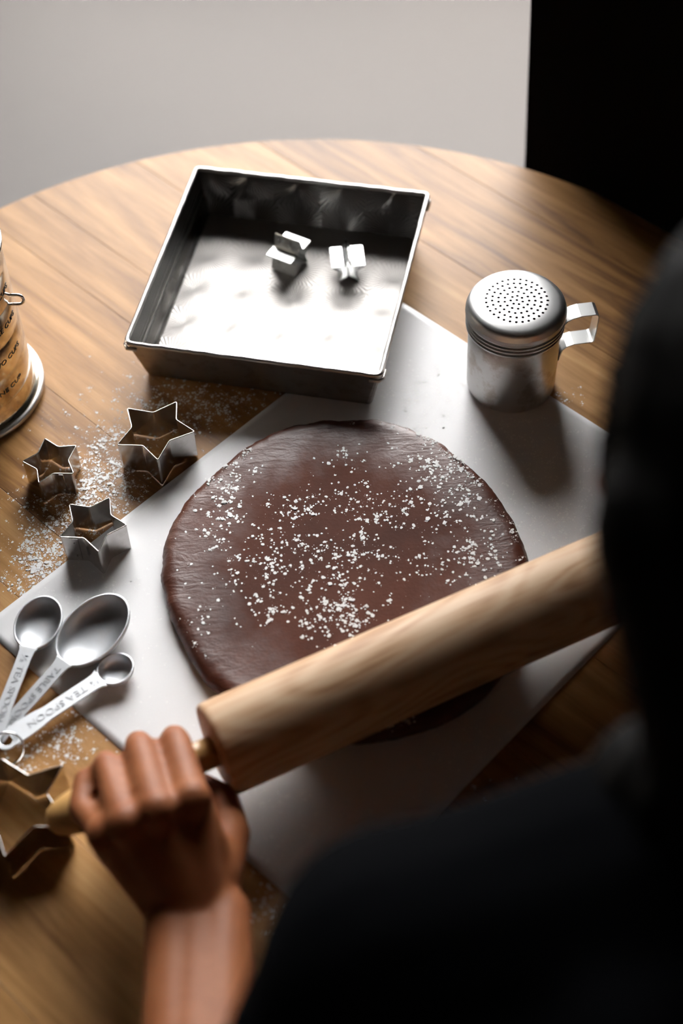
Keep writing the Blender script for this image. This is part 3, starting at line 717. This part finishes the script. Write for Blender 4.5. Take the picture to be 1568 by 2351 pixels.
dd = Vector((pd.x, pd.y, 0)).normalized(); fd = Vector((-dd.y, dd.x, 0)); UZ = Vector((0, 0, 1))
mid = e0 + pd * (PL / 2); mid.z = 0
def mir(p): p = Vector(p); return p - 2 * ((p - mid).dot(dd)) * dd
def tz(x, y, z): return Vector((x, y, z + T))
# left arm joints
wrist = at(458, 2105, .051); sho = tz(.012, .224, .319); elb = tz(-.078, .105, .135)
mcp = [at(440, 1832, .092), at(360, 1858, .095), at(288, 1888, .090), at(240, 1912, .078)]
pip = [at(404, 1706, .071), at(322, 1722, .073), at(246, 1762, .070), at(188, 1858, .066)]
dip = [at(400, 1694, .044), at(318, 1708, .044), at(244, 1752, .044), at(196, 1790, .060)]
tip = [at(425, 1742, .027), at(345, 1758, .026), at(275, 1800, .028), at(214, 1800, .036)]
rm, rp_, rd, rt_ = (.0108, .0110, .0104, .0092), (.0094, .0096, .0089, .0080), (.0084, .0086, .0080, .0072), (.0074, .0076, .0071, .0065)
th = [at(492, 2010, .052), at(528, 1915, .040), at(512, 1838, .028), at(465, 1805, .022)]
bodyL = []
def arm(bm, f):
    for i in range(4):
        cap(bm, f(wrist + (mcp[i] - wrist) * .12 + UZ * .002), .016, f(mcp[i] - UZ * .004), rm[i])
        cap(bm, f(mcp[i]), rm[i], f(pip[i]), rp_[i]); cap(bm, f(pip[i]), rp_[i], f(dip[i]), rd[i]); cap(bm, f(dip[i]), rd[i], f(tip[i]), rt_[i])
        ell(bm, f(mcp[i] + UZ * .002 - fd * .002), [Vector((.0112, 0, 0)), Vector((0, .0118, 0)), Vector((0, 0, .0112))])
    for i in range(3):     # palm and webbing
        cap(bm, f((mcp[i] + mcp[i + 1]) / 2 - UZ * .014 - fd * .012), .0115, f(wrist - UZ * .008), .017)
        cap(bm, f(mcp[i] - UZ * .012 - fd * .006), .008, f(mcp[i + 1] - UZ * .012 - fd * .006), .008)
    cap(bm, f(wrist), .019, f(th[0]), .0165); cap(bm, f(th[0]), .0165, f(th[1]), .0125); cap(bm, f(th[1]), .0125, f(th[2]), .0105); cap(bm, f(th[2]), .0105, f(th[3]), .0085)
    cap(bm, f(mcp[0] - UZ * .012), .012, f(th[0]), .015)
    sd = (elb - wrist).normalized().cross(UZ).normalized()
    fa, fb = wrist.lerp(elb, .35), wrist.lerp(elb, .75)
    for s in (-1, 0, 1):
        cap(bm, f(wrist + sd * s * .013), .0165, f(fa + sd * s * .010), .0205 if s else .022)
        cap(bm, f(fa + sd * s * .010), .0205 if s else .022, f(fb + sd * s * .012), .028 if s else .031); cap(bm, f(fb + sd * s * .012), .028, f(elb), .034)
    ul = at(385, 2085, .050)
    cap(bm, f(mcp[3] - UZ * .008), .0105, f(ul), .0135); cap(bm, f(ul), .0135, f(fa - sd * .008 * (1 if (ul - wrist).dot(sd) < 0 else -1)), .019)
    cap(bm, f(mcp[2] - UZ * .010), .011, f(ul), .0135)
    cap(bm, f(elb), .037, f(elb.lerp(sho, .5)), .043); cap(bm, f(elb.lerp(sho, .5)), .043, f(sho), .050)
nb = mid - fd * .273; nb.z = T + .337           # base of the neck
pel = nb - fd * .42; pel.z = T + .14
chest = nb.lerp(pel, .38); waist = nb.lerp(pel, .70)
tn = (pel - nb).normalized(); nn = dd.cross(tn).normalized()
if nn.z < 0: nn = -nn
def torso(bm, g):
    for s in (-1, 1):
        S_ = sho if s < 0 else mir(sho)
        cap(bm, S_, .050 + g, nb + tn * .03 + dd * s * .05, .050 + g)
        cap(bm, nb + tn * .02 + dd * s * .03, .042 + g, S_ + tn * .03, .052 + g)
        cap(bm, S_.lerp(nb, .35) + tn * .07, .070 + g, waist + dd * s * .075, .075 + g)
        cap(bm, waist + dd * s * .075, .075 + g, pel + dd * s * .08, .088 + g)
    ell(bm, chest, [dd * (.155 + g), nn * (.105 + g), tn * (.19 + g)]); ell(bm, pel.lerp(waist, .4), [dd * (.15 + g), nn * (.10 + g), tn * (.16 + g)])
def legs(bm, g):
    for s in (-1, 1):
        hip = pel + dd * s * .085 - UZ * .03; kn = pel + dd * s * .10 + fd * .02; kn.z = .48; an = pel + dd * s * .11 - fd * .02; an.z = .09
        cap(bm, hip, .085 + g, kn, .056 + g); cap(bm, kn, .056 + g, kn.lerp(an, .35) - fd * .01, .055 + g); cap(bm, kn.lerp(an, .35) - fd * .01, .055 + g, an, .036 + g)
hc = nb + fd * .038 + UZ * .095 + dd * .026                                  # head centre
hf = (fd * .72 - UZ * .69).normalized(); hu = dd.cross(hf).normalized()
def head(bm):
    ell(bm, hc - hf * .008, [dd * .074, hf * .094, hu * .098]); ell(bm, hc + hf * .035 - hu * .055, [dd * .056, hf * .052, hu * .062])
    ell(bm, hc + hf * .055 - hu * .095, [dd * .026, hf * .022, hu * .020])
    cap(bm, hc + hf * .088 + hu * .004, .007, hc + hf * .106 - hu * .026, .0105); cap(bm, hc + hf * .094 - hu * .03 + dd * .009, .006, hc + hf * .094 - hu * .03 - dd * .009, .006)
    cap(bm, hc + hf * .084 + hu * .022 + dd * .04, .009, hc + hf * .086 + hu * .022 - dd * .04, .009)
    cap(bm, hc + hf * .081 - hu * .058 + dd * .016, .006, hc + hf * .081 - hu * .058 - dd * .016, .006); cap(bm, hc + hf * .079 - hu * .068 + dd * .013, .0065, hc + hf * .079 - hu * .068 - dd * .013, .0065)
    for s in (-1, 1): ell(bm, hc + dd * s * .076 - hu * .015 - hf * .005, [dd * .009, hf * .018, hu * .030])
    cap(bm, nb - UZ * .01, .052, hc - hf * .015 - hu * .06, .049)
bm = bmesh.new(); arm(bm, lambda p: Vector(p)); arm(bm, mir); torso(bm, -.004); legs(bm, -.004); head(bm)
for s in (-1, 1):
    an = pel + dd * s * .11 - fd * .02; an.z = .05; cap(bm, an, .034, an + fd * .15 - UZ * .02, .028)
bme = fuse(bm, .0025, 5)
person = thing('person', 'person in a dark shirt leaning over the table gripping the rolling pin', 'person', (pel.x, pel.y, 0))
def pchild(name, me, m, par=person, off=None):
    off = Vector((pel.x, pel.y, 0))
    for v in me.vertices: v.co -= off
    return obj(name, me, m, par, smooth=True)
body = pchild('body', bme, M['skin'])
bm = bmesh.new(); torso(bm, .008)
for f in (lambda p: Vector(p), mir):
    cap(bm, f(sho), .057, f(elb.lerp(sho, .58)), .052)
sme = fuse(bm, .005, 10)
NRM = [v.normal.copy() for v in sme.vertices]
for v, q in zip(sme.vertices, NRM): v.co += q * noise.noise(v.co * 14) * .006
pchild('shirt', sme, M['shirt'])
bm = bmesh.new(); legs(bm, .010); ell(bm, pel.lerp(waist, .15), [dd * .172, nn * .118, tn * .12]); pchild('trousers', fuse(bm, .008, 6), M['trousers'])
for s in (-1, 1):
    an = pel + dd * s * .11 - fd * .02; bm = bmesh.new(); a = an.copy(); a.z = .045
    cap(bm, a - fd * .02, .044, a + fd * .17 - UZ * .008, .036); me = fuse(bm, .006, 4)
    for v in me.vertices: v.co.z = max(v.co.z, .0)
    pchild('shoe', me, M['shoe'])
bm = bmesh.new()
ell(bm, hc - hf * .022 + hu * .010, [dd * .089, hf * .098, hu * .110])
for s in (-1, 1):
    cap(bm, hc + dd * s * .066 + hu * .02 - hf * .02, .036, hc + dd * s * .074 - hu * .09 - hf * .02, .034); cap(bm, hc + dd * s * .074 - hu * .09 - hf * .02, .034, nb + dd * (s * .070 + .01) + UZ * .02, .030)
cap(bm, hc - hf * .07, .06, nb - fd * .045 + UZ * .02, .055)
hme = fuse(bm, .004, 8)
NRM = [v.normal.copy() for v in hme.vertices]
for v, nq in zip(hme.vertices, NRM):
    q = v.co - hc; a = math.atan2(q.dot(dd), -q.dot(hf)); v.co += nq * (noise.noise(Vector((a * 14, q.dot(hu) * 6, 0))) * .004 + noise.noise(Vector((a * 45, q.dot(hu) * 9, 4))) * .0015)
pchild('hair', hme, M['hair'])
for s in (-1, 1):
    bm = bmesh.new(); bmesh.ops.create_icosphere(bm, subdivisions=3, radius=.0115, matrix=Matrix.Translation(hc + dd * s * .031 + hf * .079 + hu * .006 - Vector((pel.x, pel.y, 0)))); ey = obj('eye', bm, M['eye'], person, smooth=True)
    bm = bmesh.new(); bmesh.ops.create_icosphere(bm, subdivisions=2, radius=.006, matrix=Matrix.Translation(hc + dd * s * .031 + hf * .0858 + hu * .005 - Vector((pel.x, pel.y, 0)))); obj('iris', bm, M['black_ink'], ey, smooth=True)
